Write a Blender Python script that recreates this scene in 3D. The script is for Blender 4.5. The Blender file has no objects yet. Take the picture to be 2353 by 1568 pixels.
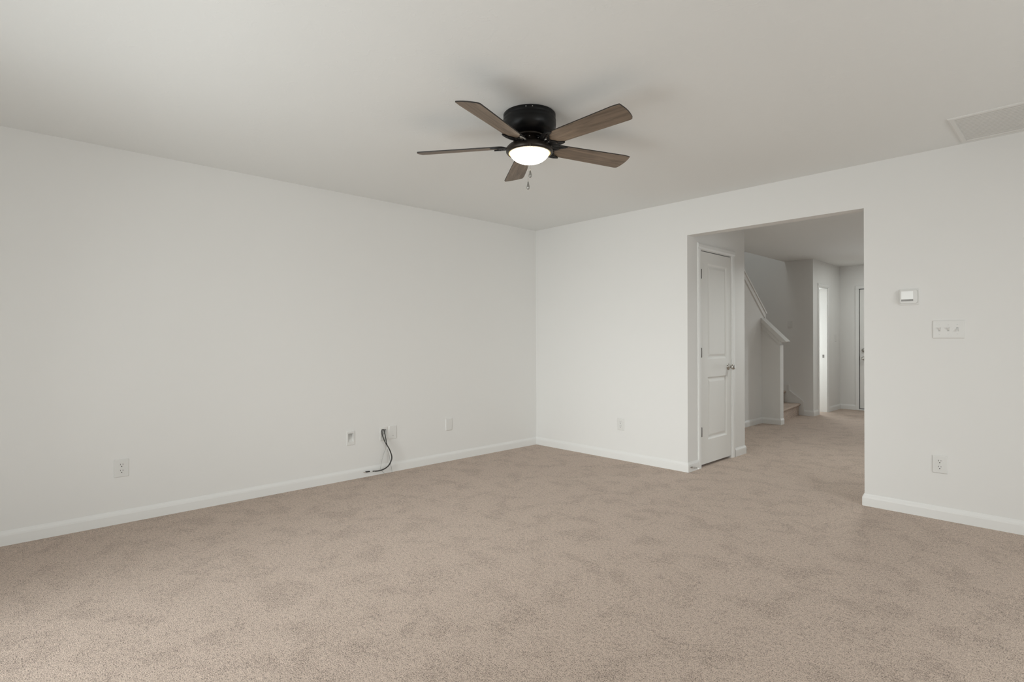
import bpy, bmesh, math, random
from mathutils import Vector, Matrix
R = math.radians
PI = math.pi
scene = bpy.context.scene
COL = scene.collection

# ---------------------------------------------------------------- camera
CAM = Vector((4.3477, -4.5252, 1.1834))
cd = bpy.data.cameras.new('camera'); cam = bpy.data.objects.new('camera', cd); COL.objects.link(cam)
cd.sensor_fit = 'HORIZONTAL'; cd.sensor_width = 36.0
cd.lens = 1259.0 / 2353.0 * 36.0
cd.shift_y = -0.5 / 2353.0
cd.clip_start = 0.05
cam.matrix_world = Matrix.Translation(CAM) @ Matrix.Rotation(R(46.364), 4, 'Z') @ Matrix.Rotation(R(90), 4, 'X') @ Matrix.Rotation(R(-0.16), 4, 'Z')
scene.camera = cam

# ---------------------------------------------------------------- view, world, daylight
vs = scene.view_settings
vs.view_transform = 'Standard'; vs.look = 'None'; vs.gamma = 1.0; vs.use_curve_mapping = False
vs.exposure = 0.12
w = bpy.data.worlds.new('sky'); scene.world = w; w.use_nodes = True
bg = w.node_tree.nodes['Background']; bg.inputs[0].default_value = (0.90, 0.95, 1.0, 1); bg.inputs[1].default_value = 0.25

def area(name, loc, normal, sx, sy, power, color):
    d = bpy.data.lights.new(name, 'AREA'); d.shape = 'RECTANGLE'; d.size = sx; d.size_y = sy
    d.energy = power; d.color = color
    o = bpy.data.objects.new(name, d); COL.objects.link(o)
    o.location = loc
    o.rotation_euler = Vector(normal).to_track_quat('-Z', 'Y').to_euler()
    return o
# daylight standing outside window openings, some of them added: sky light falling in, and light thrown up from the ground
DAY = (0.95, 1.0, 1.0)
def day(name, loc, normal, sx, sy, power, spread, color=DAY):
    o = area(name, loc, normal, sx, sy, power, color); o.data.spread = R(spread); return o
day('ground_patio_door', (2.15, -5.50, 0.8), (0, 1, 0.45), 1.8, 1.6, 34, 170)
day('sky_patio_door', (2.15, -5.50, 1.3), (0, 1, -1.2), 1.8, 1.5, 3, 180)
day('beam_patio_door', (2.15, -5.50, 1.2), (-0.15, 1, -0.18), 1.8, 1.6, 11, 60)  # narrow beam added to lift the far corner and its carpet
day('side_fill_down', (6.75, -2.4, 1.40), (-1, 0, -1.2), 2.2, 1.3, 48, 180)  # fill through the added side window, aimed at the floor
day('side_fill_level', (6.75, -2.4, 1.35), (-1, 0, 0.1), 2.2, 1.3, 20, 170)  # level fill through the same added side window
day('sky_front_room', (0.55, 6.25, 1.45), (0.5, -1, -0.5), 1.1, 1.2, 30, 130)
day('dining_fill', (5.76, 2.9, 1.45), (-1, 0, -0.15), 1.9, 1.3, 4, 170)  # fill through the added dining window, brightens the hall
day('sidelight_fill', (2.94, 6.22, 1.1), (0, -1, 0), 0.26, 1.8, 24, 180)  # fill behind the added sidelight, brightens the entry
day('upstairs_fill', (0.55, 2.9, 4.85), (0, 0, -1), 0.7, 2.4, 10, 180)  # added lamp under the upper ceiling, no window there; lifts the stairwell

# ---------------------------------------------------------------- materials
def newmat(name):
    m = bpy.data.materials.new(name); m.use_nodes = True
    nt = m.node_tree; b = nt.nodes['Principled BSDF']
    return m, nt, b
def N(nt, t, **kw):
    n = nt.nodes.new(t)
    for k, v in kw.items():
        if k in n.inputs: n.inputs[k].default_value = v
        else: setattr(n, k, v)
    return n
def simple(name, col, rough=0.5, metal=0.0, spec=0.5):
    m, nt, b = newmat(name)
    b.inputs['Base Color'].default_value = (*col, 1); b.inputs['Roughness'].default_value = rough
    b.inputs['Metallic'].default_value = metal; b.inputs['Specular IOR Level'].default_value = spec
    # a whisper of wear so that the surface is not perfectly even
    tc = N(nt, 'ShaderNodeTexCoord'); no = N(nt, 'ShaderNodeTexNoise', Scale=60.0, Detail=2.0)
    mr = N(nt, 'ShaderNodeMapRange'); mr.inputs['To Min'].default_value = max(0, rough - 0.05); mr.inputs['To Max'].default_value = min(1, rough + 0.05)
    nt.links.new(tc.outputs['Object'], no.inputs['Vector']); nt.links.new(no.outputs[0], mr.inputs['Value'])
    nt.links.new(mr.outputs[0], b.inputs['Roughness'])
    return m
def paint(name, col, rough, scale, strength, dist, ramp=None):
    m, nt, b = newmat(name)
    b.inputs['Base Color'].default_value = (*col, 1); b.inputs['Roughness'].default_value = rough
    b.inputs['Specular IOR Level'].default_value = 0.3
    tc = N(nt, 'ShaderNodeTexCoord'); no = N(nt, 'ShaderNodeTexNoise', Scale=scale, Detail=3.0, Roughness=0.55)
    nt.links.new(tc.outputs['Object'], no.inputs['Vector'])
    src = no.outputs[0]
    if ramp:
        no.inputs['Distortion'].default_value = 1.6
        cr = N(nt, 'ShaderNodeValToRGB'); cr.color_ramp.elements[0].position = ramp[0]; cr.color_ramp.elements[1].position = ramp[1]
        nt.links.new(src, cr.inputs[0]); src = cr.outputs[0]
    bp = N(nt, 'ShaderNodeBump', Strength=strength, Distance=dist)
    nt.links.new(src, bp.inputs['Height']); nt.links.new(bp.outputs[0], b.inputs['Normal'])
    return m
M = {}
M['wall'] = paint('wall_paint', (0.83, 0.82, 0.798), 0.65, 90, 0.06, 0.003)
M['ceiling'] = paint('ceiling_paint', (0.855, 0.86, 0.845), 0.8, 16, 0.12, 0.004, (0.58, 0.66))
M['trim'] = simple('trim_paint', (0.845, 0.84, 0.82), 0.4)
M['door'] = simple('door_paint', (0.82, 0.81, 0.78), 0.45)
M['plastic'] = simple('white_plastic', (0.775, 0.765, 0.74), 0.4)
M['plastic_bright'] = simple('bright_plastic', (0.93, 0.93, 0.91), 0.25)
M['plastic_grey'] = simple('grey_plastic', (0.30, 0.29, 0.27), 0.4)
M['toggle_shade'] = simple('toggle_shade', (0.52, 0.51, 0.49), 0.5)  # recess shade behind the toggles, put into a darker grey
M['hinge'] = simple('hinge_metal', (0.20, 0.19, 0.18), 0.4, 0.7)
M['slot'] = simple('slot_dark', (0.06, 0.055, 0.05), 0.6)
M['black_metal'] = simple('black_metal', (0.006, 0.006, 0.0065), 0.40, 0.0, 0.28)
M['gold'] = simple('rim_glow_gold', (0.62, 0.47, 0.20), 0.45, 0.0)  # warm lamp glow on the lip, put into its colour
M['bronze'] = simple('dark_bronze', (0.030, 0.023, 0.018), 0.38, 0.6)
M['nickel'] = simple('satin_nickel', (0.55, 0.53, 0.50), 0.28, 1.0)
M['screw'] = simple('bright_screw', (0.75, 0.73, 0.70), 0.25, 1.0)
M['cable_black'] = simple('black_cable', (0.035, 0.033, 0.03), 0.45)
M['cable_grey'] = simple('grey_cable', (0.42, 0.41, 0.39), 0.45)
M['rubber'] = simple('white_rubber', (0.85, 0.84, 0.81), 0.6)
M['weatherstrip'] = simple('weatherstrip', (0.05, 0.05, 0.048), 0.7)
M['fob'] = simple('pewter_fob', (0.34, 0.33, 0.31), 0.3, 0.8)
M['blade_edge'] = simple('blade_edge', (0.022, 0.018, 0.015), 0.5)

def mat_carpet():
    m, nt, b = newmat('beige_carpet')
    b.inputs['Roughness'].default_value = 0.95; b.inputs['Specular IOR Level'].default_value = 0.1
    if 'Sheen Weight' in b.inputs:
        b.inputs['Sheen Weight'].default_value = 0.15; b.inputs['Sheen Roughness'].default_value = 0.6
    tc = N(nt, 'ShaderNodeTexCoord')
    tuft = N(nt, 'ShaderNodeTexNoise', Scale=215.0, Detail=2.0, Roughness=0.7)
    clump = N(nt, 'ShaderNodeTexNoise', Scale=60.0, Detail=2.0, Roughness=0.6)
    patch = N(nt, 'ShaderNodeTexNoise', Scale=5.5, Detail=5.0, Roughness=0.68, Distortion=0.4)
    for t in (tuft, clump, patch): nt.links.new(tc.outputs['Object'], t.inputs['Vector'])
    def madd(src, k, add):
        n = N(nt, 'ShaderNodeMath', operation='MULTIPLY_ADD'); n.inputs[1].default_value = k
        nt.links.new(src, n.inputs[0])
        if isinstance(add, float): n.inputs[2].default_value = add
        else: nt.links.new(add, n.inputs[2])
        return n.outputs[0]
    # yarn tips: how often the darker yarn shows depends on how the pile lies (patch)
    lean = N(nt, 'ShaderNodeMapRange'); lean.inputs['From Min'].default_value = 0.38; lean.inputs['From Max'].default_value = 0.52
    lean.inputs['To Min'].default_value = -0.038; lean.inputs['To Max'].default_value = 0.012
    nt.links.new(patch.outputs[0], lean.inputs['Value'])
    v = madd(clump.outputs[0], 0.30, madd(tuft.outputs[0], 1.0, lean.outputs[0]))
    c1 = N(nt, 'ShaderNodeValToRGB'); e = c1.color_ramp.elements
    e[0].position = 0.50; e[0].color = (0.215, 0.163, 0.132, 1)
    e[1].position = 0.80; e[1].color = (0.745, 0.605, 0.51, 1)
    k = e.new(0.60); k.color = (0.490, 0.385, 0.314, 1)
    k = e.new(0.67); k.color = (0.615, 0.49, 0.405, 1)
    nt.links.new(v, c1.inputs[0]); nt.links.new(c1.outputs[0], b.inputs['Base Color'])
    bp = N(nt, 'ShaderNodeBump', Strength=0.7, Distance=0.006)
    nt.links.new(v, bp.inputs['Height']); nt.links.new(bp.outputs[0], b.inputs['Normal'])
    return m
M['carpet'] = mat_carpet()

def mat_wood():
    m, nt, b = newmat('weathered_oak')
    b.inputs['Roughness'].default_value = 0.5
    tc = N(nt, 'ShaderNodeTexCoord'); mp = N(nt, 'ShaderNodeMapping'); mp.inputs['Scale'].default_value = (3.5, 34.0, 20.0)
    oi = N(nt, 'ShaderNodeObjectInfo'); ad = N(nt, 'ShaderNodeVectorMath', operation='ADD')
    sc = N(nt, 'ShaderNodeMath', operation='MULTIPLY'); sc.inputs[1].default_value = 31.0
    nt.links.new(oi.outputs['Random'], sc.inputs[0])
    nt.links.new(tc.outputs['Object'], mp.inputs[0]); nt.links.new(mp.outputs[0], ad.inputs[0]); nt.links.new(sc.outputs[0], ad.inputs[1])
    no = N(nt, 'ShaderNodeTexNoise', Scale=1.0, Detail=6.0, Roughness=0.6, Distortion=0.6)
    nt.links.new(ad.outputs[0], no.inputs['Vector'])
    cr = N(nt, 'ShaderNodeValToRGB'); e = cr.color_ramp.elements
    e[0].position = 0.30; e[0].color = (0.100, 0.071, 0.048, 1)
    e[1].position = 0.72; e[1].color = (0.275, 0.208, 0.150, 1)
    k = e.new(0.5); k.color = (0.187, 0.137, 0.097, 1)
    nt.links.new(no.outputs[0], cr.inputs[0]); nt.links.new(cr.outputs[0], b.inputs['Base Color'])
    bp = N(nt, 'ShaderNodeBump', Strength=0.15, Distance=0.001)
    nt.links.new(no.outputs[0], bp.inputs['Height']); nt.links.new(bp.outputs[0], b.inputs['Normal'])
    return m
M['wood'] = mat_wood()

def mat_glow():
    m, nt, b = newmat('lit_frosted_glass')
    b.inputs['Base Color'].default_value = (0.95, 0.93, 0.88, 1); b.inputs['Roughness'].default_value = 0.3
    b.inputs['Emission Color'].default_value = (1.0, 0.91, 0.74, 1); b.inputs['Emission Strength'].default_value = 9.0
    return m
M['glow'] = mat_glow()

def mat_pane():
    m = bpy.data.materials.new('window_pane'); m.use_nodes = True; nt = m.node_tree
    out = nt.nodes['Material Output']; nt.nodes.remove(nt.nodes['Principled BSDF'])
    t = N(nt, 'ShaderNodeBsdfTransparent'); g = N(nt, 'ShaderNodeBsdfGlossy'); g.inputs['Roughness'].default_value = 0.02
    f = N(nt, 'ShaderNodeFresnel', IOR=1.3); mx = N(nt, 'ShaderNodeMixShader')
    nt.links.new(f.outputs[0], mx.inputs[0]); nt.links.new(t.outputs[0], mx.inputs[1]); nt.links.new(g.outputs[0], mx.inputs[2])
    nt.links.new(mx.outputs[0], out.inputs['Surface'])
    return m
M['pane'] = mat_pane()

# ---------------------------------------------------------------- mesh helpers
def box(bm, x0, x1, y0, y1, z0, z1, mi=0):
    vs_ = [bm.verts.new((x, y, z)) for z in (z0, z1) for y in (y0, y1) for x in (x0, x1)]
    for f in ((0, 2, 3, 1), (4, 5, 7, 6), (0, 1, 5, 4), (2, 6, 7, 3), (0, 4, 6, 2), (1, 3, 7, 5)):
        fc = bm.faces.new([vs_[i] for i in f]); fc.material_index = mi
def prism(bm, pts, ext, mi=0):
    """closed polygon pts (3d) swept along the vector ext"""
    ext = Vector(ext); a = [bm.verts.new(p) for p in pts]; b = [bm.verts.new(Vector(p) + ext) for p in pts]
    n = len(pts)
    f1 = bm.faces.new(a); f2 = bm.faces.new(list(reversed(b))); f1.material_index = f2.material_index = mi
    for i in range(n):
        f = bm.faces.new((a[i], b[i], b[(i + 1) % n], a[(i + 1) % n])); f.material_index = mi
def lathe(bm, prof, seg=48, mi=0, mat=None):
    rings = []
    for r, z in prof:
        if r < 1e-6: rings.append([bm.verts.new((0, 0, z))])
        else: rings.append([bm.verts.new((r * math.cos(2 * PI * i / seg), r * math.sin(2 * PI * i / seg), z)) for i in range(seg)])
    for a, b in zip(rings, rings[1:]):
        for i in range(seg):
            j = (i + 1) % seg
            if len(a) == 1 and len(b) == 1: continue
            if len(a) == 1: f = bm.faces.new((a[0], b[j], b[i]))
            elif len(b) == 1: f = bm.faces.new((a[i], a[j], b[0]))
            else: f = bm.faces.new((a[i], a[j], b[j], b[i]))
            f.material_index = mi; f.smooth = True
    if mat is not None:
        bmesh.ops.transform(bm, matrix=mat, verts=[v for ring in rings for v in ring])
def spline(pts, sub=6):
    P = [Vector(p) for p in pts]; out = []
    for i in range(len(P) - 1):
        p0 = P[max(i - 1, 0)]; p1 = P[i]; p2 = P[i + 1]; p3 = P[min(i + 2, len(P) - 1)]
        for k in range(sub):
            t = k / sub
            out.append(0.5 * ((2 * p1) + (p2 - p0) * t + (2 * p0 - 5 * p1 + 4 * p2 - p3) * t * t + (3 * p1 - p0 - 3 * p2 + p3) * t ** 3))
    out.append(P[-1]); return out
def tube(bm, pts, rad, seg=10, mi=0):
    pts = [Vector(p) for p in pts]; rings = []
    up = Vector((0.31, 0.17, 0.93)).normalized(); prev = None
    for i, p in enumerate(pts):
        d = (pts[min(i + 1, len(pts) - 1)] - pts[max(i - 1, 0)]).normalized()
        n = (up - d * up.dot(d)) if prev is None else (prev - d * prev.dot(d))
        n.normalize(); prev = n; b = d.cross(n)
        r = rad[i] if isinstance(rad, (list, tuple)) else rad
        rings.append([bm.verts.new(p + n * (r * math.cos(2 * PI * k / seg)) + b * (r * math.sin(2 * PI * k / seg))) for k in range(seg)])
    for a, b in zip(rings, rings[1:]):
        for k in range(seg):
            f = bm.faces.new((a[k], a[(k + 1) % seg], b[(k + 1) % seg], b[k])); f.smooth = True; f.material_index = mi
    for r in (rings[0], rings[-1]):
        f = bm.faces.new(r); f.material_index = mi
def sweep(bm, path, prof, side=1, mi=0):
    """profile (offset, z) swept along a floor path [(x, y)], mitred; side = +1 offsets to the left of travel"""
    P = [Vector((p[0], p[1])) for p in path]; n = len(P); rings = []
    def nrm(a, b):
        d = (b - a).normalized(); return Vector((-d.y, d.x)) * side
    for i in range(n):
        if i == 0: m = nrm(P[0], P[1])
        elif i == n - 1: m = nrm(P[-2], P[-1])
        else:
            a = nrm(P[i - 1], P[i]); b = nrm(P[i], P[i + 1]); m = (a + b) / (1 + a.dot(b))
        rings.append([bm.verts.new((P[i].x + m.x * o, P[i].y + m.y * o, z)) for o, z in prof])
    k = len(prof)
    for a, b in zip(rings, rings[1:]):
        for j in range(k):
            f = bm.faces.new((a[j], a[(j + 1) % k], b[(j + 1) % k], b[j])); f.material_index = mi
    bm.faces.new(rings[0]); bm.faces.new(list(reversed(rings[-1])))
def obj(name, bm, mats, parent=None, bevel=0.0, seg=2, smooth=False):
    bmesh.ops.recalc_face_normals(bm, faces=bm.faces[:])
    me = bpy.data.meshes.new(name); bm.to_mesh(me); bm.free()
    for m in (mats if isinstance(mats, (list, tuple)) else [mats]): me.materials.append(M[m])
    o = bpy.data.objects.new(name, me); COL.objects.link(o)
    if parent: o.parent = parent
    if smooth:
        for p in me.polygons: p.use_smooth = True
    if bevel:
        b = o.modifiers.new('bevel', 'BEVEL'); b.width = bevel; b.segments = seg; b.limit_method = 'ANGLE'; b.angle_limit = R(40)
    return o
def B(*args):
    bm = bmesh.new()
    for a in args: box(bm, *a)
    return bm
def tag(o, label, cat, group=None, kind=None):
    o['label'] = label; o['category'] = cat
    if group: o['group'] = group
    if kind: o['kind'] = kind
    return o
def thing(name, label, cat, loc=(0, 0, 0), rot=(0, 0, 0), group=None, kind=None):
    o = bpy.data.objects.new(name, None); COL.objects.link(o); o.empty_display_size = 0.05
    o.location = loc; o.rotation_euler = rot
    return tag(o, label, cat, group, kind)
def struct(name, bm, m, label, cat, bevel=0.0):
    return tag(obj(name, bm, m, None, bevel), label, cat, kind='structure')

H = 2.44
YR, XR = -5.36, 6.6            # rear wall face, right wall face
XC, YF, YH = 1.42, 4.72, 6.07  # hall side wall, wall behind the stairs, front wall
T = 0.115

# ---------------------------------------------------------------- floor and ceiling
bm = bmesh.new(); box(bm, -1.7, XR + T, YR - T, YH + T, -0.05, 0.0)
struct('floor', bm, 'carpet', 'beige cut-pile carpet covering the whole floor', 'floor')
struct('ceiling', B((-T, XR + T, YR - T, 1.187, H, H + 0.1), (1.0, 5.8, 1.187, YH, H, H + 0.1), (-1.7, 1.0, YF + T, YH, H, H + 0.1)),
       'ceiling', 'lightly textured white flat ceiling over living room and hall', 'ceiling')

# ---------------------------------------------------------------- walls of the living room
hz0, hz1 = 0.315, 0.401
struct('wall_left', B((-T, 0, YR - T, T, 0, hz0), (-T, 0, YR - T, T, hz1, H), (-T, 0, YR - T, -2.321, hz0, hz1), (-T, 0, -2.263, -2.001, hz0, hz1), (-T, 0, -1.943, T, hz0, hz1), (-T, -0.08, YR - T, T, hz0, hz1)), 'wall', 'long blank off-white wall on the left with outlets near the floor', 'wall')
ZO = 2.125
struct('wall_front', B((0, 1.88, 0, T, 0, H), (1.88, 3.25, 0, T, ZO, H), (3.25, XR, 0, T, 0, H)),
       'wall', 'off-white wall with the wide cased-free opening into the hall', 'wall')
struct('wall_rear', B((-T, 1.2, YR - T, YR, 0, H), (1.2, 3.1, YR - T, YR, 2.05, H), (3.1, XR, YR - T, YR, 0, H)),
       'wall', 'off-white wall behind the viewer with the patio door opening', 'wall')
struct('wall_right', B((XR, XR + T, YR - T, -3.6, 0, H), (XR, XR + T, -1.2, T, 0, H), (XR, XR + T, -3.6, -1.2, 0, 0.6), (XR, XR + T, -3.6, -1.2, 2.1, H)),
       'wall', 'off-white wall far right with one wide added window', 'wall')
# ---------------------------------------------------------------- walls of the hall and stair
DY0, DY1, DZ = 0.248, 0.872, 2.025
struct('wall_closet', B((1.88 - T, 1.88, T, DY0, 0, H), (1.88 - T, 1.88, DY0, DY1, DZ, H), (1.88 - T, 1.88, DY1, 1.187, 0, H), (0.05, 1.88 - T, 1.187 - T, 1.187, 0, H)),
       'wall', 'short hall wall holding the closet door, left side of the opening', 'wall')
bm = bmesh.new()
prism(bm, [(1.145 - T, 1.187, 0), (1.145 - T, 3.565, 0), (1.145 - T, 3.565, 1.535), (1.145 - T, 2.37, H), (1.145 - T, 1.187, H)], (T, 0, 0))
prism(bm, [(1.145 - T, 3.45, 0), (1.40, 3.45, 0), (1.40, 3.45, 1.11), (1.145, 3.45, 1.37), (1.145 - T, 3.45, 1.49)], (0, T, 0))
struct('wall_stair', bm, 'wall', 'low stair wall in the hall whose top slopes down in two runs', 'wall')
struct('wall_back', B((-0.065, XC, YF, YF + T, 0, 4.9)), 'wall', 'shaded wall behind the staircase rising to the floor above', 'wall')
struct('wall_stair_left', B((-0.065, 0.05, 1.187, YF, 0, 4.9)), 'wall', 'hidden wall on the far left of the staircase', 'wall')
struct('wall_upstairs', B((0.05, 1.0, 1.187 - T, 1.187, H + 0.1, 4.9), (1.0, 1.0 + T, 1.187, YF, H + 0.1, 4.9), (-0.065, 1.1, 1.07, YF + T, 4.9, 5.0)), 'wall', 'walls and ceiling of the floor above around the stair opening', 'wall')
CY0, CY1, CZ = 4.985, 5.40, 2.03
struct('wall_hall', B((XC - T, XC, YF + T, CY0, 0, H), (XC - T, XC, CY0, CY1, CZ, H), (XC - T, XC, CY1, YH, 0, H)),
       'wall', 'hall side wall with the narrow doorway into a bright room', 'wall')
struct('wall_entry', B((-1.7, -0.1, YH, YH + T, 0, H), (-0.1, 1.1, YH, YH + T, 0, 0.8), (-0.1, 1.1, YH, YH + T, 2.1, H), (1.1, 1.70, YH, YH + T, 0, H),
                       (1.70, 2.63, YH, YH + T, 2.045, H), (2.63, 2.80, YH, YH + T, 0, H), (2.80, 3.08, YH, YH + T, 2.0, H), (2.80, 3.08, YH, YH + T, 0, 0.1), (3.08, 5.715, YH, YH + T, 0, H)),
       'wall', 'far end wall of the hall holding the front door', 'wall')
struct('wall_hall_right', B((5.6, 5.715, T, 1.9, 0, H), (5.6, 5.715, 3.9, YH, 0, H), (5.6, 5.715, 1.9, 3.9, 0, 0.75), (5.6, 5.715, 1.9, 3.9, 2.1, H)), 'wall', 'wall of the room added off the hall, with its window', 'wall')
struct('wall_front_room', B((-1.8, -1.7, YF, YH + T, 0, H), (-1.7, -0.065, YF, YF + T, 0, H)), 'wall', 'walls of the bright room beside the hall', 'wall')

# ---------------------------------------------------------------- baseboards
BP = [(0, 0), (0.012, 0), (0.012, 0.056), (0.0105, 0.066), (0.005, 0.078), (0.003, 0.085), (0, 0.085)]
def base(name, paths, label):
    bm = bmesh.new()
    for p in paths: sweep(bm, p, BP, -1)
    return struct(name, bm, 'trim', label, 'baseboard')
base('baseboard_left', [[(0, YR), (0, 0), (1.88, 0), (1.88, 0.182)]], 'white baseboard along the left wall, the corner and up to the opening')
base('baseboard_right', [[(3.25, T), (3.25, 0), (XR, 0), (XR, YR)]], 'white baseboard to the right of the opening, wrapping its jamb')
base('baseboard_closet', [[(1.88, 0.952), (1.88, 1.187), (1.145, 1.187)]], 'short white baseboard between closet door casing and hall corner')
base('baseboard_stair', [[(1.145, 1.187), (1.145, 3.45), (1.40, 3.45), (1.40, 3.565)]], 'white baseboard around the foot of the low stair wall')
base('baseboard_back', [[(1.29, YF), (XC, YF), (XC, CY0 - 0.06)]], 'short white baseboard right of the stair skirt board')
base('baseboard_hall', [[(XC, CY1 + 0.06), (XC, YH), (1.655, YH)]], 'white baseboard between the bright doorway and the front door')
base('baseboard_entry', [[(2.68, YH), (5.6, YH), (5.6, T), (3.25, T)]], 'white baseboard on the hidden right side of the hall')
base('baseboard_rear', [[(XR, YR), (3.16, YR)], [(1.14, YR), (0, YR)]], 'white baseboard on the wall behind the viewer')
base('baseboard_front_room', [[(-1.7, YH), (XC - T, YH)]], 'white baseboard seen inside the bright room')

# ---------------------------------------------------------------- door casings and jambs
def casing_yz(name, x, y0, y1, ztop, wl, wr, label, depth=0.013, s=1):
    """casing on a wall plane x = const facing +x"""
    bm = bmesh.new()
    def leg(a, b):
        prism(bm, [(x, a, 0), (x + depth * 0.55 * s, a, 0), (x + depth * s, a + (b - a) * 0.25, 0), (x + depth * s, a + (b - a) * 0.7, 0), (x + depth * 0.45 * s, b, 0), (x, b, 0)], (0, 0, ztop))
    leg(y0 - wl, y0); leg(y1 + wr, y1)
    wt = 0.055
    prism(bm, [(x, y0 - wl, ztop + wt), (x + depth * 0.55 * s, y0 - wl, ztop + wt), (x + depth * s, y0 - wl, ztop + wt * 0.75), (x + depth * s, y0 - wl, ztop + wt * 0.3), (x + depth * 0.45 * s, y0 - wl, ztop), (x, y0 - wl, ztop)], (0, y1 + wr - y0 + wl, 0))
    return struct(name, bm, 'trim', label, 'door casing')
casing_yz('trim_1', 1.88, DY0 - 0.006, DY1 + 0.008, DZ + 0.004, 0.058, 0.066, 'white casing around the closet door in the opening')
casing_yz('trim_2', XC, CY0, CY1, CZ, 0.055, 0.06, 'white casing around the bright narrow doorway in the hall')
struct('trim_3', B((XC - T, XC, CY0 - 0.002, CY0 + 0.016, 0, CZ), (XC - T, XC, CY1 - 0.016, CY1 + 0.002, 0, CZ), (XC - T, XC, CY0, CY1, CZ - 0.016, CZ + 0.002)),
       'trim', 'white jamb lining of the bright narrow doorway', 'door jamb')
strike = obj('strike_plate', B((XC - 0.070, XC - 0.042, CY1 - 0.0175, CY1 - 0.0155, 0.890, 0.940), (XC - 0.063, XC - 0.049, CY1 - 0.018, CY1 - 0.0172, 0.903, 0.927)), 'hinge', bpy.data.objects['trim_3'])
# front door casing on the plane y = YH facing -y
bm = bmesh.new()
for a, b in ((1.652, 1.705), (2.625, 2.678)):
    box(bm, a, b, YH - 0.016, YH, 0, 2.04)
box(bm, 1.652, 2.678, YH - 0.016, YH, 2.04, 2.095)
struct('trim_4', bm, 'trim', 'white casing around the front door at the end of the hall', 'door casing', 0.004)

# ---------------------------------------------------------------- doors
def panel_face(bm, u0, u1, v0, v1, panels, P, mi=0):
    """door face with sunken panel mouldings; P(u, v, depth) gives the 3d point"""
    us = sorted({u0, u1} | {p[0] for p in panels} | {p[1] for p in panels}); vs2 = sorted({v0, v1} | {p[2] for p in panels} | {p[3] for p in panels})
    for i in range(len(us) - 1):
        for j in range(len(vs2) - 1):
            a, b, c, d = us[i], us[i + 1], vs2[j], vs2[j + 1]
            if any(a >= p[0] - 1e-6 and b <= p[1] + 1e-6 and c >= p[2] - 1e-6 and d <= p[3] + 1e-6 for p in panels): continue
            bm.faces.new([bm.verts.new(P(*q)) for q in ((a, c, 0), (b, c, 0), (b, d, 0), (a, d, 0))])
    for p in panels:
        steps = [(0, 0), (0.014, -0.009), (0.024, -0.010), (0.046, -0.003)]
        rects = [[(p[0] + s, p[2] + s, d), (p[1] - s, p[2] + s, d), (p[1] - s, p[3] - s, d), (p[0] + s, p[3] - s, d)] for s, d in steps]
        vv = [[bm.verts.new(P(*q)) for q in r] for r in rects]
        for a, b in zip(vv, vv[1:]):
            for k in range(4): bm.faces.new((a[k], a[(k + 1) % 4], b[(k + 1) % 4], b[k]))
        bm.faces.new(vv[-1])
def knob_bm(mat):
    bm = bmesh.new()
    lathe(bm, [(0, 0), (0.032, 0), (0.033, 0.004), (0.029, 0.008), (0.014, 0.010), (0.011, 0.016), (0.011, 0.026), (0.017, 0.032), (0.026, 0.042), (0.0275, 0.052), (0.024, 0.060), (0.013, 0.064), (0, 0.0645)], 32, 0, mat)
    return bm
# closet door: slab in the wall_closet opening, face 2 mm behind the wall plane
d1 = thing('door_1', 'narrow white two-panel closet door with satin nickel knob in the opening', 'door', (1.878, DY0, 0.0), kind='structure')
W1, H1 = DY1 - DY0, 2.012
bm = bmesh.new()
panel_face(bm, 0.006, W1 - 0.004, 0.024, H1, [(0.135, 0.530, 1.005, 1.905), (0.135, 0.530, 0.245, 0.835)], lambda u, v, d: (d, u, v))
box(bm, -0.036, -0.0005, 0.006, W1 - 0.004, 0.024, H1)
# open the solid's front so that the mouldings sink in
for f in [f for f in bm.faces if len(f.verts) == 4 and all(abs(v.co.x + 0.0005) < 1e-6 for v in f.verts)]: bm.faces.remove(f)
slab = obj('door_slab', bm, 'door', d1)
k1 = obj('door_knob', knob_bm(Matrix.Translation((0, W1 - 0.062, 0.918)) @ Matrix.Rotation(R(90), 4, 'Y')), 'nickel', d1); k1['label'] = 'satin nickel round knob'
for z in (0.33, 1.068, 1.80):
    bm = bmesh.new(); m4 = Matrix.Translation((0.006, 0.002, z - 0.042))
    lathe(bm, [(0, -0.004), (0.004, -0.002), (0.006, 0), (0.006, 0.084), (0.004, 0.086), (0, 0.088)], 12, 0, m4)
    box(bm, 0.0, 0.003, 0.004, 0.020, z - 0.042, z + 0.042)
    obj('hinge', bm, 'hinge', d1)
struct('trim_5', B((1.88 - T, 1.875, DY0 - 0.004, DY0 + 0.003, 0, DZ), (1.88 - T, 1.875, DY1 - 0.001, DY1 + 0.006, 0, DZ), (1.88 - T, 1.875, DY0, DY1, DZ - 0.004, DZ + 0.003)), 'trim', 'white jamb lining behind the closet door', 'door jamb')
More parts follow.
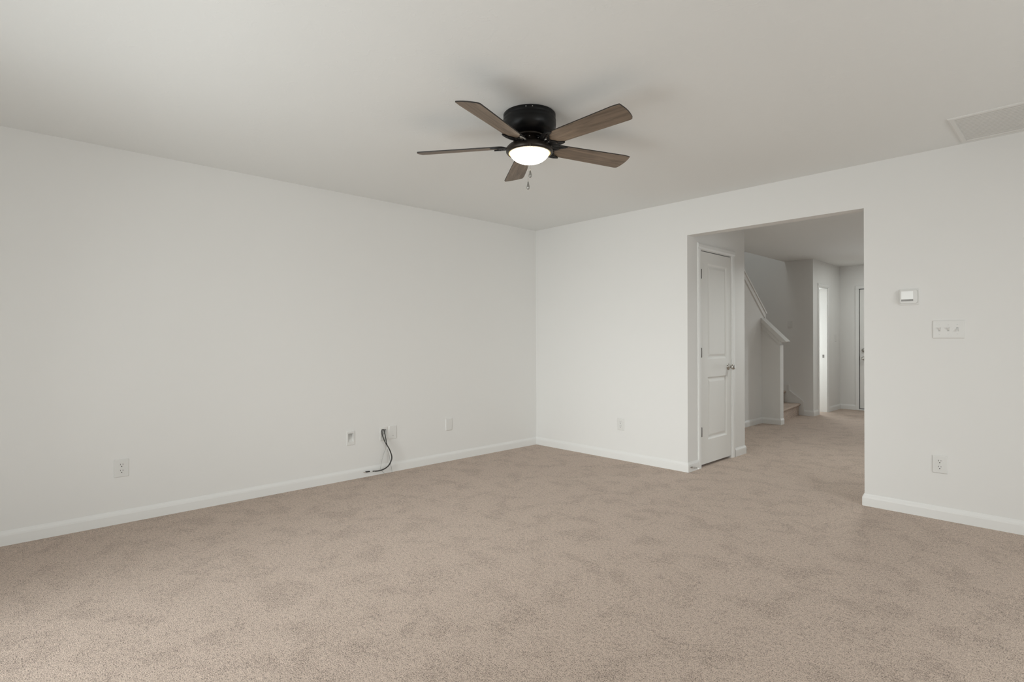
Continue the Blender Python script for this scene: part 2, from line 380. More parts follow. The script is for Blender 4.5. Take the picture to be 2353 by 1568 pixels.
# front door
d2 = thing('door_2', 'white front door with deadbolt at the far end of the hall', 'door', (1.712, YH, 0.0), kind='structure')
bm = bmesh.new()
panel_face(bm, 0.0, 0.906, 0.028, 2.03, [(0.13, 0.40, 1.05, 1.88), (0.506, 0.776, 1.05, 1.88), (0.13, 0.40, 0.25, 0.85), (0.506, 0.776, 0.25, 0.85)], lambda u, v, d: (u, 0.012 - d, v))
box(bm, 0, 0.906, 0.0125, 0.057, 0.028, 2.03)
for f in [f for f in bm.faces if len(f.verts) == 4 and all(abs(v.co.y - 0.0125) < 1e-6 for v in f.verts)]: bm.faces.remove(f)
obj('door_slab', bm, 'door', d2)
o = obj('door_knob', knob_bm(Matrix.Translation((0.060, 0.012, 0.872)) @ Matrix.Rotation(R(90), 4, 'X')), 'nickel', d2)
bm = bmesh.new(); lathe(bm, [(0, 0), (0.033, 0), (0.033, 0.012), (0.028, 0.018), (0.010, 0.020), (0.008, 0.034), (0, 0.035)], 28, 0, Matrix.Translation((0.060, 0.012, 1.008)) @ Matrix.Rotation(R(90), 4, 'X'))
obj('deadbolt', bm, 'nickel', d2)
obj('latch_plate', B((-0.006, 0.001, 0.006, 0.03, 0.835, 0.905)), 'bronze', d2)
obj('weatherstrip', B((-0.008, 0.0, 0.016, 0.056, 0.02, 2.035), (-0.008, 0.91, 0.016, 0.056, 2.03, 2.04), (0.0, 0.906, 0.018, 0.05, 0.012, 0.028)), 'weatherstrip', d2)
obj('threshold', B((-0.008, 0.914, -0.03, 0.07, 0, 0.016)), 'trim', d2, 0.004)

# ---------------------------------------------------------------- windows outside the picture (they light it; some are added for that)
def window(name, label, axis, a0, a1, z0, z1, face, depth, mull):
    r = thing(name, label, 'window', kind='structure')
    bm = bmesh.new()
    def bx(p0, p1, q0, q1, d0, d1):
        if axis == 'x': box(bm, p0, p1, face + d0, face + d1, q0, q1)
        else: box(bm, face + d0, face + d1, p0, p1, q0, q1)
    e0, e1 = sorted((depth * 0.35, depth * 0.85))
    fw = 0.05
    bx(a0, a0 + fw, z0, z1, e0, e1); bx(a1 - fw, a1, z0, z1, e0, e1); bx(a0, a1, z0, z0 + fw, e0, e1); bx(a0, a1, z1 - fw, z1, e0, e1)
    for k in range(1, mull):
        c = a0 + (a1 - a0) * k / mull; bx(c - 0.03, c + 0.03, z0, z1, e0, e1)
    obj('window_frame', bm, 'trim', r)
    bm = bmesh.new(); m = depth * 0.6
    g0, g1 = sorted((m, m + 0.004 * (1 if depth > 0 else -1)))
    bx(a0 + fw, a1 - fw, z0 + fw, z1 - fw, g0, g1)
    obj('pane', bm, 'pane', r)
    return r
window('window_1', 'white sliding patio door behind the viewer', 'x', 1.2, 3.1, 0.0, 2.05, YR, -T, 2)
window('window_added_2', 'wide white window added on the unseen right wall', 'y', -3.6, -1.2, 0.6, 2.1, XR, T, 3)  # unseen, added to give the living room light
window('window_added_4', 'white window of the unseen room added off the hall', 'y', 1.9, 3.9, 0.75, 2.1, 5.6, T, 2)  # unseen, added with its room to brighten the hall
window('window_added_5', 'narrow unseen window added beside the front door', 'x', 2.80, 3.08, 0.1, 2.0, YH, T, 1)  # unseen, added as the opening for an entry fill
window('window_3', 'white window of the bright room beside the hall', 'x', -0.1, 1.1, 0.8, 2.1, YH, T, 2)

# ---------------------------------------------------------------- staircase
st = thing('staircase', 'carpeted staircase behind the low wall, its first step facing the hall', 'stairs', (1.30, 4.1, 0))
def part(name, bm, m, **k):
    o = obj(name, bm, m, None, **k); o.parent = st; o.matrix_parent_inverse = Matrix.Translation((-1.30, -4.1, 0)); return o
RZ = 0.186
def step(p0, p1, q1, q0, z0, z1):
    """tread with a rounded carpet nosing: front edge p0-p1, back edge q0-q1"""
    bm = bmesh.new(); p0, p1, q0, q1 = map(Vector, (p0, p1, q0, q1))
    d = (p1 - p0).normalized(); f = Vector((d.y, -d.x))
    if f.dot(p0 - q0) < 0: f = -f
    prof = [(0, z0), (0, z1 - 0.045), (0.012, z1 - 0.04), (0.024, z1 - 0.028), (0.028, z1 - 0.016), (0.022, z1 - 0.004), (0.008, z1)]
    A = [bm.verts.new((*(p0 + f * o), z)) for o, z in prof]; C = [bm.verts.new((*(p1 + f * o), z)) for o, z in prof]
    for i in range(len(prof) - 1): bm.faces.new((A[i], C[i], C[i + 1], A[i + 1]))
    qa, qb = bm.verts.new((*q0, z1)), bm.verts.new((*q1, z1)); ra, rb = bm.verts.new((*q0, z0)), bm.verts.new((*q1, z0))
    bm.faces.new((A[-1], C[-1], qb, qa)); bm.faces.new((qa, qb, rb, ra)); bm.faces.new((A[0], ra, rb, C[0]))
    bm.faces.new(A + [qa, ra]); bm.faces.new(list(reversed(C)) + [rb, qb])
    for fc in bm.faces: fc.smooth = False
    return part('step', bm, 'carpet')
SY = YF - 0.02; N0 = 3.57
step((1.34, N0), (1.215, SY), (1.0, SY), (1.08, N0), 0.0, RZ)
step((1.08, N0), (1.0, SY), (0.058, SY), (0.95, N0), 0.0, 2 * RZ)
step((1.025, N0 + 0.005), (0.07, SY - 0.1), (0.07, N0), (1.02, N0), 0.0, 3 * RZ)
y = N0; z = 3 * RZ
for k in range(9):
    step((1.028, y), (0.072, y), (0.072, y - 0.25), (1.028, y - 0.25), max(0, z - 0.3), z + RZ); y -= 0.25; z += RZ
# skirt board on the wall behind
sk = [(0.06, 0.0), (1.291, 0.0), (1.289, 0.205), (1.277, 0.226), (1.0706, 0.383), (1.0706, 0.474), (0.06, 0.474)]
bm = bmesh.new(); prism(bm, [(x, YF - 0.014, z) for x, z in sk], (0, 0.014, 0))
cap = [(1.289, 0.08), (1.289, 0.205), (1.277, 0.226), (1.0706, 0.383), (1.0706, 0.474), (0.06, 0.474)]
CP = [Vector(c) for c in cap]; inn = []; CPO = []
for i in range(len(CP)):
    d0 = (CP[i] - CP[max(i - 1, 0)]) if i else (CP[1] - CP[0]); d1_ = (CP[i + 1] - CP[i]) if i < len(CP) - 1 else d0
    n0 = Vector((-d0.y, d0.x)).normalized(); n1 = Vector((-d1_.y, d1_.x)).normalized()
    CPO.append(CP[i] - (n0 + n1) / (1 + n0.dot(n1)) * 0.002); inn.append(CP[i] + (n0 + n1) / (1 + n0.dot(n1)) * 0.018)
out_ = [Vector((c.x, YF - 0.0205, c.y)) for c in CPO]; in_ = [Vector((c.x, YF - 0.0205, c.y)) for c in inn]
ring = [[bm.verts.new(q) for q in (out_[i], in_[i], in_[i] + Vector((0, 0.0065, 0)), out_[i] + Vector((0, 0.0205, 0)))] for i in range(len(CP))]
for r0, r1 in zip(ring, ring[1:]):
    for k in range(4): bm.faces.new((r0[k], r0[(k + 1) % 4], r1[(k + 1) % 4], r1[k]))
bm.faces.new(ring[0]); bm.faces.new(list(reversed(ring[-1])))
struct('trim_6', bm, 'wall', 'stepped white skirt board beside the first stair steps', 'skirt board')
# sloping caps on the low wall
bm = bmesh.new()   # upper run, along y, falls towards +y
def runA(y): return 1.538 + (3.639 - y) * 0.752
x0, x1 = 1.145 - T - 0.025, 1.17
ys, ye = 2.30, 3.60
prism(bm, [(x0, ys, runA(ys)), (x0, ye, runA(ye)), (x0, ye - 0.045, runA(ye) - 0.0), (x0, ye - 0.05, runA(ye) + 0.012), (x0, ys, runA(ys) - 0.032)], (x1 - x0, 0, 0))
prism(bm, [(1.145, ys, runA(ys) - 0.03), (1.145, 3.565, runA(3.565) - 0.03), (1.145, 3.565, runA(3.565) - 0.03 - 0.075), (1.145, ys, runA(ys) - 0.105)], (0.014, 0, 0))
struct('trim_7', bm, 'wall', 'upper sloping cap on the low stair wall', 'wall cap')
bm = bmesh.new()
def runB(x): return 1.149 + (1.500 - x) * 1.0
y0, y1 = 3.45 - 0.025, 3.565 + 0.025
xt = 1.487
prism(bm, [(1.146, y0, runB(1.146)), (xt, y0, runB(xt)), (xt - 0.06, y0, runB(xt) - 0.012), (1.146, y0, runB(1.146) - 0.075)], (0, y1 - y0, 0))
prism(bm, [(1.146, 3.436, runB(1.146) - 0.05), (1.402, 3.436, runB(1.402) - 0.07), (1.402, 3.436, 1.128), (1.385, 3.436, 1.12), (1.146, 3.436, runB(1.146) - 0.135)], (0, 0.014, 0))
struct('trim_8', bm, 'wall', 'lower sloping cap on the low stair wall, ending in a point', 'wall cap')

# ---------------------------------------------------------------- wall plates
def rrect(w_, h_, r, n=5):
    pts = []
    for cx, cy, a0 in ((w_ / 2 - r, h_ / 2 - r, 0), (-w_ / 2 + r, h_ / 2 - r, 90), (-w_ / 2 + r, -h_ / 2 + r, 180), (w_ / 2 - r, -h_ / 2 + r, 270)):
        for k in range(n + 1):
            a = R(a0 + 90 * k / n); pts.append((cx + r * math.cos(a), cy + r * math.sin(a)))
    return pts
def plate_bm(w_, h_, d=0.006, r=0.004, lip=0.005, hole=None):
    """cover plate in its own frame: x across, z up, y = out of the wall is -y"""
    bm = bmesh.new(); rings = []
    for s, yy in ((0, 0), (0, -d * 0.35), (lip * 0.45, -d * 0.85), (lip, -d)):
        rings.append([bm.verts.new((x, yy, z)) for x, z in rrect(w_ - 2 * s, h_ - 2 * s, max(r - s * 0.3, 0.001))])
    for a, b in zip(rings, rings[1:]):
        n = len(a)
        for k in range(n): bm.faces.new((a[k], a[(k + 1) % n], b[(k + 1) % n], b[k]))
    if hole is None: bm.faces.new(rings[-1])
    else:
        hw, hh, hz = hole; n = len(rings[-1])
        hp = [bm.verts.new((x, -d, z + hz)) for x, z in rrect(hw, hh, 0.003)]
        for k in range(n): bm.faces.new((rings[-1][k], rings[-1][(k + 1) % n], hp[(k + 1) % n], hp[k]))
        # scooped recess: deepest at the top, running out to the lip at the bottom
        grid = [hp]
        for s, dep in ((0.93, 0.5), (0.86, 1.0)):
            row = []
            for x, z in rrect(hw, hh, 0.003):
                t = (z + hh / 2) / hh
                row.append(bm.verts.new((x * s, -d + dep * (0.003 + 0.047 * t), (z if s > 0.99 else z * (0.97 if s > 0.9 else 0.93)) + hz)))
            grid.append(row)
        for a, b in zip(grid, grid[1:]):
            for k in range(n): bm.faces.new((a[k], a[(k + 1) % n], b[(k + 1) % n], b[k]))
        bm.faces.new(grid[-1])
    bm.normal_update()
    return bm
def screw_bm(x, z, yy=-0.006, r=0.0035):
    bm = bmesh.new(); lathe(bm, [(0, 0.0012), (r * 0.7, 0.001), (r, 0.0)], 14, 0, Matrix.Translation((x, yy, z)) @ Matrix.Rotation(R(90), 4, 'X'))
    box(bm, x - r * 0.8, x + r * 0.8, yy - 0.0014, yy - 0.0008, z - 0.0004, z + 0.0004); return bm
LEFT = (0, 0, R(90))     # a plate whose front (-y) turns to face +x
FRONT = (0, 0, 0)
def outlet(label, loc, rot):
    t = thing('wall_outlet', label, 'outlet', loc, rot, 'duplex outlets on the living room walls')
    obj('cover_plate', plate_bm(0.081, 0.117), 'plastic', t)
    for zz in (0.0195, -0.0195):
        bm = bmesh.new()
        pts = [(x, z + zz) for x, z in rrect(0.034, 0.029, 0.012)]
        prism(bm, [(x, -0.0058, z) for x, z in pts], (0, -0.0022, 0))
        rc = obj('receptacle', bm, 'plastic', t)
        bm = bmesh.new()
        box(bm, -0.0078, -0.0052, -0.0084, -0.0078, zz + 0.001, zz + 0.010); box(bm, 0.0052, 0.0078, -0.0084, -0.0078, zz + 0.002, zz + 0.009)
        lathe(bm, [(0, 0.0004), (0.0033, 0.0004), (0.0033, 0)], 12, 0, Matrix.Translation((0, -0.0080, zz - 0.0075)) @ Matrix.Rotation(R(90), 4, 'X'))
        obj('socket_slots', bm, 'slot', rc)
    obj('screw', screw_bm(0, 0), 'plastic', t)
    return t
outlet('white duplex outlet low on the left wall, nearest the left edge of view', (0, -3.904, 0.36), LEFT)
outlet('white duplex outlet low on the wall right of the opening, below the light switches', (3.68, 0, 0.362), FRONT)
outlet('white duplex outlet low on the wall between room corner and hall opening', (1.163, 0, 0.352), FRONT)

def cable_plate(label, loc):
    t = thing('cable_plate', label, 'wall plate', loc, LEFT, 'recessed cable plates on the left wall')
    obj('recessed_plate', plate_bm(0.076, 0.121, hole=(0.050, 0.074, 0.004)), 'plastic', t)
    for s in (1, -1): obj('screw', screw_bm(0, s * 0.050), 'plastic', t)
    return t
cable_plate('white recessed cable plate on left wall, its scoop empty', (0, -2.292, 0.353))
cable_plate('white recessed cable plate on left wall with cables hanging out', (0, -1.972, 0.354))
def blank_plate(label, loc, hole):
    t = thing('blank_plate', label, 'wall plate', loc, LEFT, 'blank cover plates on the left wall')
    obj('cover_plate', plate_bm(0.081, 0.122, 0.0075, 0.005, 0.009), 'plastic', t)
    for s in (1, -1): obj('screw', screw_bm(0, s * 0.030, -0.0075), 'plastic' if (s > 0 or not hole) else 'plastic_grey', t)
    return t
blank_plate('white blank cover plate just right of the hanging cables', (0, -1.880, 0.357), True)
blank_plate('white blank cover plate alone on left wall near the room corner', (0, -1.246, 0.360), False)

# three-gang light switch
t = thing('light_switch', 'white three-gang toggle light switch plate below the thermostat', 'light switch', (3.726, 0, 1.2505), FRONT)
obj('cover_plate', plate_bm(0.166, 0.119, 0.006), 'plastic', t)
for k, s in ((-1, 1), (0, 1), (1, -1)):
    bm = bmesh.new(); xx = k * 0.046
    box(bm, xx - 0.0052, xx + 0.0052, -0.0064, -0.0058, -0.0125, 0.0125)
    obj('toggle_slot', bm, 'toggle_shade', t)
    bm = bmesh.new()
    prism(bm, [(xx - 0.0045, -0.006, -0.006), (xx - 0.0045, -0.006, 0.006), (xx - 0.0045, -0.018, s * 0.012 + 0.003), (xx - 0.0045, -0.018, s * 0.012 - 0.003)], (0.009, 0, 0))
    obj('toggle', bm, 'plastic', t, 0.0008)
    for q in (1, -1): obj('screw', screw_bm(xx, q * 0.030), 'plastic', t)
# thermostat
t = thing('thermostat', 'small square white thermostat right of the hall opening', 'thermostat', (3.5155, 0, 1.4735), FRONT)
obj('backplate', plate_bm(0.118, 0.112, 0.004, 0.012, 0.004), 'plastic', t)
bm = bmesh.new(); prism(bm, [(x, -0.003, z) for x, z in rrect(0.098, 0.092, 0.012)], (0, -0.021, 0))
obj('housing', bm, 'plastic', t, 0.003)
obj('screen', B((-0.040, 0.027, -0.0252, -0.0235, -0.016, 0.037)), 'plastic_bright', t)
o = obj('button_strip', B((-0.040, 0.027, -0.0250, -0.0235, -0.029, -0.0165)), 'plastic_grey', t); o['label'] = 'dark grey strip under the screen'
# small plates in the hall
t = thing('hall_switch', 'single light switch on the shaded wall behind the stairs', 'light switch', (1.083, YF, 1.430), FRONT)
obj('cover_plate', plate_bm(0.072, 0.116, 0.007), 'plastic', t)
obj('rocker', B((-0.016, 0.016, -0.0095, -0.006, -0.033, 0.033)), 'plastic', t, 0.001)
t = thing('entry_switch', 'single light switch between bright doorway and front door', 'light switch', (XC, 5.81, 1.212), LEFT)
obj('cover_plate', plate_bm(0.072, 0.116, 0.007), 'plastic', t)
obj('rocker', B((-0.016, 0.016, -0.0095, -0.006, -0.033, 0.033)), 'plastic', t, 0.001)

# ---------------------------------------------------------------- hanging cables
def cable(name, label, cat, pts, rad, m, group, tip=None):
    bm = bmesh.new(); P = spline([(-0.03, pts[0][1], pts[0][2] - 0.004)] + list(pts)); tube(bm, P, rad, 10)
    o = tag(obj(name, bm, m), label, cat, group)
    return o, P
o, P = cable('video_cable', 'thick black cable with pale band and connector at its end by the baseboard', 'cable',
      [(0.008, -1.996, 0.38), (0.03, -2.003, 0.35), (0.045, -1.988, 0.292), (0.05, -1.969, 0.259), (0.06, -1.949, 0.215), (0.062, -1.931, 0.166), (0.060, -1.929, 0.127),
       (0.058, -1.945, 0.094), (0.053, -1.968, 0.066), (0.045, -2.005, 0.047), (0.035, -2.047, 0.040), (0.027, -2.084, 0.041), (0.022, -2.098, 0.042)], 0.0042, 'cable_black', 'black cables hanging from the recessed plate')
bm = bmesh.new(); tube(bm, [(0.022, -2.096, 0.042), (0.021, -2.122, 0.044)], 0.0058, 12); b_ = obj('cable_band', bm, 'plastic', o); b_['label'] = 'pale band'
bm = bmesh.new(); tube(bm, [(0.021, -2.121, 0.044), (0.0195, -2.162, 0.046)], [0.0052, 0.006], 12); obj('connector', bm, 'cable_black', o)
bm = bmesh.new(); box(bm, 0.0145, 0.0245, -2.182, -2.161, 0.0425, 0.0485); b_ = obj('plug', bm, 'screw', o, 0.0008); b_['label'] = 'bare metal plug tip'
cable('power_cable', 'second black cable, looping outermost from the recessed plate', 'cable',
      [(0.008, -1.974, 0.388), (0.035, -1.981, 0.36), (0.05, -1.978, 0.311), (0.057, -1.972, 0.264), (0.066, -1.956, 0.229), (0.074, -1.942, 0.189), (0.074, -1.931, 0.144),
       (0.072, -1.942, 0.107), (0.066, -1.961, 0.075), (0.058, -1.998, 0.051), (0.048, -2.038, 0.041), (0.036, -2.079, 0.040)], 0.0038, 'cable_black', 'black cables hanging from the recessed plate')
cable('thin_wire', 'thin grey wire curving left from the cable plate to the carpet', 'wire',
      [(0.006, -1.985, 0.35), (0.03, -1.972, 0.285), (0.03, -1.97, 0.264), (0.03, -1.975, 0.215), (0.03, -1.993, 0.171), (0.033, -2.013, 0.113), (0.038, -2.025, 0.065), (0.043, -2.023, 0.044), (0.048, -2.009, 0.026), (0.05, -1.995, 0.012)], 0.002, 'cable_grey', 'thin grey wires under the cable plate')
cable('thin_wire', 'thin grey wire dropping right from the cable plate to the carpet', 'wire',
      [(0.006, -1.965, 0.35), (0.028, -1.970, 0.285), (0.03, -1.966, 0.256), (0.035, -1.947, 0.188), (0.04, -1.937, 0.148), (0.04, -1.928, 0.096), (0.04, -1.919, 0.052), (0.041, -1.911, 0.005)], 0.002, 'cable_grey', 'thin grey wires under the cable plate')

# ---------------------------------------------------------------- spring door stop
t = thing('door_stop', 'metal spring door stop with white tip on the baseboard by the opening', 'door stop', (1.892, 0.035, 0.045))
bm = bmesh.new(); lathe(bm, [(0, 0), (0.011, 0), (0.011, 0.003), (0.006, 0.006), (0, 0.006)], 20, 0, Matrix.Rotation(R(90), 4, 'Y')); obj('mount', bm, 'nickel', t)
pts = []
for i in range(181):
    a = i / 180; r = 0.0062 - 0.0015 * a; an = a * 2 * PI * 15
    pts.append((0.004 + 0.062 * a, r * math.cos(an), r * math.sin(an) - 0.004 * a * a))
bm = bmesh.new(); tube(bm, pts, 0.0014, 6); obj('spring', bm, 'nickel', t)
bm = bmesh.new(); lathe(bm, [(0, 0), (0.0065, 0), (0.008, 0.003), (0.008, 0.012), (0.006, 0.015), (0, 0.0155)], 18, 0, Matrix.Translation((0.063, 0, -0.004)) @ Matrix.Rotation(R(90), 4, 'Y')); o = obj('tip', bm, 'rubber', t); o['label'] = 'white rubber tip'

# ---------------------------------------------------------------- hall and entry fill lights, added out of view
t = thing('added_ceiling_light', 'small round white fill light added unseen on the hall ceiling', 'ceiling light', (3.0, 1.5, H))  # fixture added to brighten the near hall, out of view
bm = bmesh.new(); lathe(bm, [(0, 0), (0.14, 0), (0.145, -0.006), (0.14, -0.018), (0.125, -0.02), (0, -0.012)], 40); obj('trim_ring', bm, 'plastic', t)
l_ = area('hall_fill', (3.0, 1.5, H - 0.024), (0, 0, -1), 0.22, 0.22, 11.5, (0.95, 1.0, 0.98)); l_.data.shape = 'DISK'; l_.data.spread = R(140)
t = thing('added_ceiling_light', 'small round white fill light added unseen before the entry door', 'ceiling light', (2.4, 5.2, H))  # second added fixture, lifts the walls at the hall end
bm = bmesh.new(); lathe(bm, [(0, 0), (0.14, 0), (0.145, -0.006), (0.14, -0.018), (0.125, -0.02), (0, -0.012)], 40); obj('trim_ring', bm, 'plastic', t)
l_ = area('entry_fill', (2.4, 5.2, H - 0.024), (0, 0, -1), 0.22, 0.22, 7, (0.95, 1.0, 0.98)); l_.data.shape = 'DISK'

# ---------------------------------------------------------------- ceiling register
t = thing('ceiling_vent', 'white louvred air vent in the ceiling above the thermostat wall', 'vent', (4.10, -0.31, H))
vx, vy = 0.30, 0.262
bm = bmesh.new()
def frame_side(a, b, c, d): prism(bm, [a, b, c, d], (0, 0, 0.0))
o_, i_ = [(-vx, -vy), (vx, -vy), (vx, vy), (-vx, vy)], [(-vx + 0.028, -vy + 0.028), (vx - 0.028, -vy + 0.028), (vx - 0.028, vy - 0.028), (-vx + 0.028, vy - 0.028)]
lv = [[bm.verts.new((x, y, zz)) for x, y in q] for q, zz in ((o_, 0.0), (o_, -0.005), ([(x * 0.97, y * 0.97) for x, y in o_], -0.009), (i_, -0.007), (i_, 0.001))]
for a, b in zip(lv, lv[1:]):
    for k in range(4): bm.faces.new((a[k], a[(k + 1) % 4], b[(k + 1) % 4], b[k]))
obj('vent_frame', bm, 'plastic', t)
obj('vent_back', B((-vx + 0.026, vx - 0.026, -vy + 0.026, vy - 0.026, -0.0008, 0.0)), 'plastic', t)
n = 18
for k in range(n):
    yy = -vy + 0.034 + (2 * vy - 0.068) * k / (n - 1)
    bm = bmesh.new(); prism(bm, [(-vx + 0.028, yy - 0.0142, -0.0036), (-vx + 0.028, yy + 0.0142, -0.0022), (-vx + 0.028, yy + 0.0142, -0.0014), (-vx + 0.028, yy - 0.0142, -0.0028)], (2 * vx - 0.056, 0, 0))
    obj('louvre', bm, 'plastic', t)

# ---------------------------------------------------------------- ceiling fan
fan = thing('ceiling_fan', 'black flush-mount ceiling fan with five wood blades and a lit bowl', 'ceiling fan', (2.2126, -2.3507, H))
bm = bmesh.new()
lathe(bm, [(0, 0), (0.141, 0), (0.145, -0.004), (0.145, -0.022), (0.1435, -0.025), (0.1455, -0.028), (0.147, -0.040), (0.1455, -0.046), (0.147, -0.050), (0.1475, -0.066), (0.144, -0.082), (0.135, -0.097), (0.120, -0.109), (0.102, -0.116), (0.08, -0.1175), (0, -0.1175)], 72)
obj('motor_housing', bm, 'black_metal', fan)
bm = bmesh.new()
lathe(bm, [(0, -0.117), (0.083, -0.117), (0.085, -0.120), (0.085, -0.128), (0.080, -0.131), (0.071, -0.133), (0.069, -0.140), (0, -0.140)], 56)
fw = obj('flywheel', bm, 'bronze', fan)
ca = math.atan2(CAM.y + 2.3507, CAM.x - 2.2126)
for da in (-0.13, 0.11):
    bm = bmesh.new(); a = ca + da
    lathe(bm, [(0, 0.003), (0.002, 0.0028), (0.003, 0)], 12, 0, Matrix.Translation((0.1448 * math.cos(a), 0.1448 * math.sin(a), -0.012)) @ Matrix.Rotation(a, 4, 'Z') @ Matrix.Rotation(R(90), 4, 'Y'))
    o = obj('screw', bm, 'screw', fan); o['label'] = 'bright mounting screw'
bm = bmesh.new()
lathe(bm, [(0, -0.134), (0.066, -0.134), (0.068, -0.138), (0.070, -0.146), (0.080, -0.156), (0.100, -0.166), (0.117, -0.175), (0.1275, -0.186), (0.131, -0.198), (0.130, -0.209), (0.125, -0.2155), (0.1195, -0.2175), (0.1165, -0.216), (0.1155, -0.211), (0.114, -0.205), (0, -0.203)], 72)
fit = obj('light_fitter', bm, 'bronze', fan)
for da, zz in ((-0.9, -0.146), (0.0, -0.142), (0.75, -0.146)):
    bm = bmesh.new(); a = ca + da
    lathe(bm, [(0, 0.003), (0.0025, 0.0026), (0.0035, 0)], 12, 0, Matrix.Translation((0.070 * math.cos(a), 0.070 * math.sin(a), zz)) @ Matrix.Rotation(a, 4, 'Z') @ Matrix.Rotation(R(90), 4, 'Y'))
    obj('screw', bm, 'screw', fit)
bm = bmesh.new(); lathe(bm, [(0.1165, -0.2165), (0.113, -0.2175), (0.1095, -0.2155), (0.1095, -0.207), (0.1165, -0.207), (0.1165, -0.2165)], 72)
o = obj('shade_ring', bm, 'gold', fit); o['label'] = 'thin gold rim around the glass, lamp glow painted in'
bm = bmesh.new()
lathe(bm, [(0.104, -0.205), (0.1077, -0.212), (0.1068, -0.220), (0.1025, -0.230), (0.0935, -0.2405), (0.080, -0.251), (0.062, -0.260), (0.040, -0.2665), (0.019, -0.2692), (0, -0.2697)], 72)
o = obj('glass_shade', bm, 'glow', fan); o['label'] = 'glowing white frosted glass bowl'
# pull chains on the near side of the fitter
for dx, zt, zb, nm in ((0.012, -0.346, -0.390, 'long'), (-0.03, -0.409, -0.453, 'short')):
    a = ca + dx * 2.0; r = 0.1335; px, py = r * math.cos(a), r * math.sin(a)
    bm = bmesh.new(); tube(bm, [(px - 0.012 * math.cos(a), py - 0.012 * math.sin(a), -0.205), (px, py, -0.207), (px, py, -0.22), (px, py, zt)], 0.0009, 6)
    ch = obj('pull_chain', bm, 'screw', fan)
    bm = bmesh.new(); lathe(bm, [(0, zt), (0.0025, zt - 0.001), (0.0045, zt - 0.012), (0.0078, zt - 0.028), (0.0078, zt - 0.036), (0.0055, zt - 0.042), (0, zt - 0.044)], 18, 0, Matrix.Translation((px, py, 0)))
    obj('chain_fob', bm, 'fob', ch)
# blades
def blade_outline():
    pts = []
    hw0, hw1, x0, x1 = 0.053, 0.0665, 0.150, 0.622
    for k in range(9):                       # rounded root
        t = PI / 2 + PI * k / 8
        pts.append((x0 + 0.018 + 0.028 * math.cos(t), hw0 * math.sin(t)))
    def tip(y): return 0.649 - 2.6 * (y + 0.012) ** 2
    pts.append((x1 - 0.02, -hw1))
    ys = [-hw1 + 0.004, -0.058, -0.05, -0.035, -0.015, 0.005, 0.025, 0.042, 0.054]
    for y in ys: pts.append((tip(y), y))
    pts += [(0.632, 0.0625), (0.620, hw1)]
    return pts
BO = blade_outline()
ZB = -0.177                                  # blade underside at the axis
pitch = Matrix.Rotation(R(-13.5), 4, 'X')
def blade_mesh():
    bm = bmesh.new(); th = 0.006
    lo = [bm.verts.new((x, y, 0)) for x, y in BO]; hi = [bm.verts.new((x, y, th)) for x, y in BO]
    f = bm.faces.new(lo); f.material_index = 0
    f = bm.faces.new(list(reversed(hi))); f.material_index = 1
    for i in range(len(BO)):
        f = bm.faces.new((lo[i], hi[i], hi[(i + 1) % len(BO)], lo[(i + 1) % len(BO)])); f.material_index = 1
    bmesh.ops.transform(bm, matrix=Matrix.Translation((0, 0, ZB)) @ pitch, verts=bm.verts[:])
    return bm
def ribbon(bm, pts, wd, z0, z1):
    P = [Vector((p[0], p[1])) for p in spline([(a, b, 0) for a, b in pts], 5)]
    rows = []
    for i, p in enumerate(P):
        d = (P[min(i + 1, len(P) - 1)] - P[max(i - 1, 0)]).normalized(); n = Vector((-d.y, d.x)); ww = wd(i / (len(P) - 1)) / 2
        rows.append([bm.verts.new((p.x + n.x * s * ww, p.y + n.y * s * ww, zz)) for s, zz in ((-1, z0), (1, z0), (1, z1), (-1, z1))])
    for a, b in zip(rows, rows[1:]):
        for k in range(4): bm.faces.new((a[k], a[(k + 1) % 4], b[(k + 1) % 4], b[k]))
    bm.faces.new(rows[0]); bm.faces.new(list(reversed(rows[-1])))
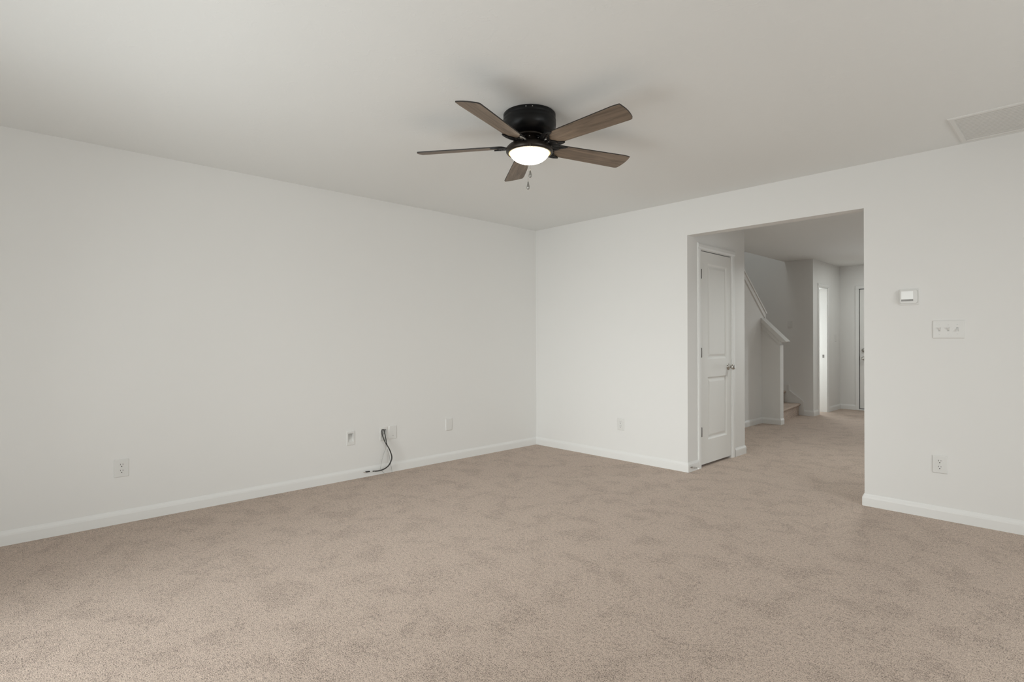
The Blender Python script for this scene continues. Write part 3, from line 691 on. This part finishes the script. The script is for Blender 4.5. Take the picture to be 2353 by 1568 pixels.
def bracket_mesh():
    bm = bmesh.new(); z0, z1 = -0.0065, -0.0005
    ribbon(bm, [(0.212, 0.055), (0.18, 0.059), (0.145, 0.051), (0.120, 0.030), (0.112, 0.0), (0.120, -0.030), (0.145, -0.051), (0.18, -0.059), (0.212, -0.055)], lambda t: 0.006 + 0.010 * math.sin(PI * t), z0, z1)
    ribbon(bm, [(0.205, 0.053), (0.178, 0.042), (0.165, 0.026), (0.150, 0.012), (0.146, 0.0), (0.150, -0.012), (0.165, -0.026), (0.178, -0.042), (0.205, -0.053)], lambda t: 0.010 + 0.006 * math.sin(PI * t), z0, z1)
    for s in (1, -1): ribbon(bm, [(0.118, s * 0.018), (0.135, s * 0.026), (0.155, s * 0.038), (0.172, s * 0.048)], lambda t: 0.009, z0, z1)
    ribbon(bm, [(0.112, 0.0), (0.13, 0.0), (0.150, 0.0)], lambda t: 0.014, z0, z1)
    for x, y in ((0.152, 0.0), (0.172, 0.038), (0.172, -0.038)):
        lathe(bm, [(0, -0.0095), (0.004, -0.009), (0.0055, -0.0065)], 12, 1, Matrix.Translation((x, y, 0)))
    bmesh.ops.transform(bm, matrix=Matrix.Translation((0, 0, ZB)) @ pitch, verts=bm.verts[:])
    # arm from the flywheel out and down to the plate
    arm = [(0.060, 0.018, -0.132), (0.085, 0.015, -0.140), (0.105, 0.012, -0.168), (0.122, 0.016, ZB - 0.001)]
    rows = []
    for x, hw, zz in arm: rows.append([bm.verts.new((x, s * hw, zz + d)) for s, d in ((-1, -0.007), (1, -0.007), (1, 0.0), (-1, 0.0))])
    for a, b in zip(rows, rows[1:]):
        for k in range(4): bm.faces.new((a[k], a[(k + 1) % 4], b[(k + 1) % 4], b[k]))
    bm.faces.new(rows[0]); bm.faces.new(list(reversed(rows[-1])))
    return bm
bl = obj('blade', blade_mesh(), ['wood', 'blade_edge'], fan)
br = obj('blade_bracket', bracket_mesh(), ['black_metal', 'bronze'], bl)
br['label'] = 'black scrolled blade bracket'
for k in range(1, 5):
    b2 = bl.copy(); COL.objects.link(b2); b2.parent = fan; b2.rotation_euler = (0, 0, R(72 * k))
    r2 = br.copy(); COL.objects.link(r2); r2.parent = b2
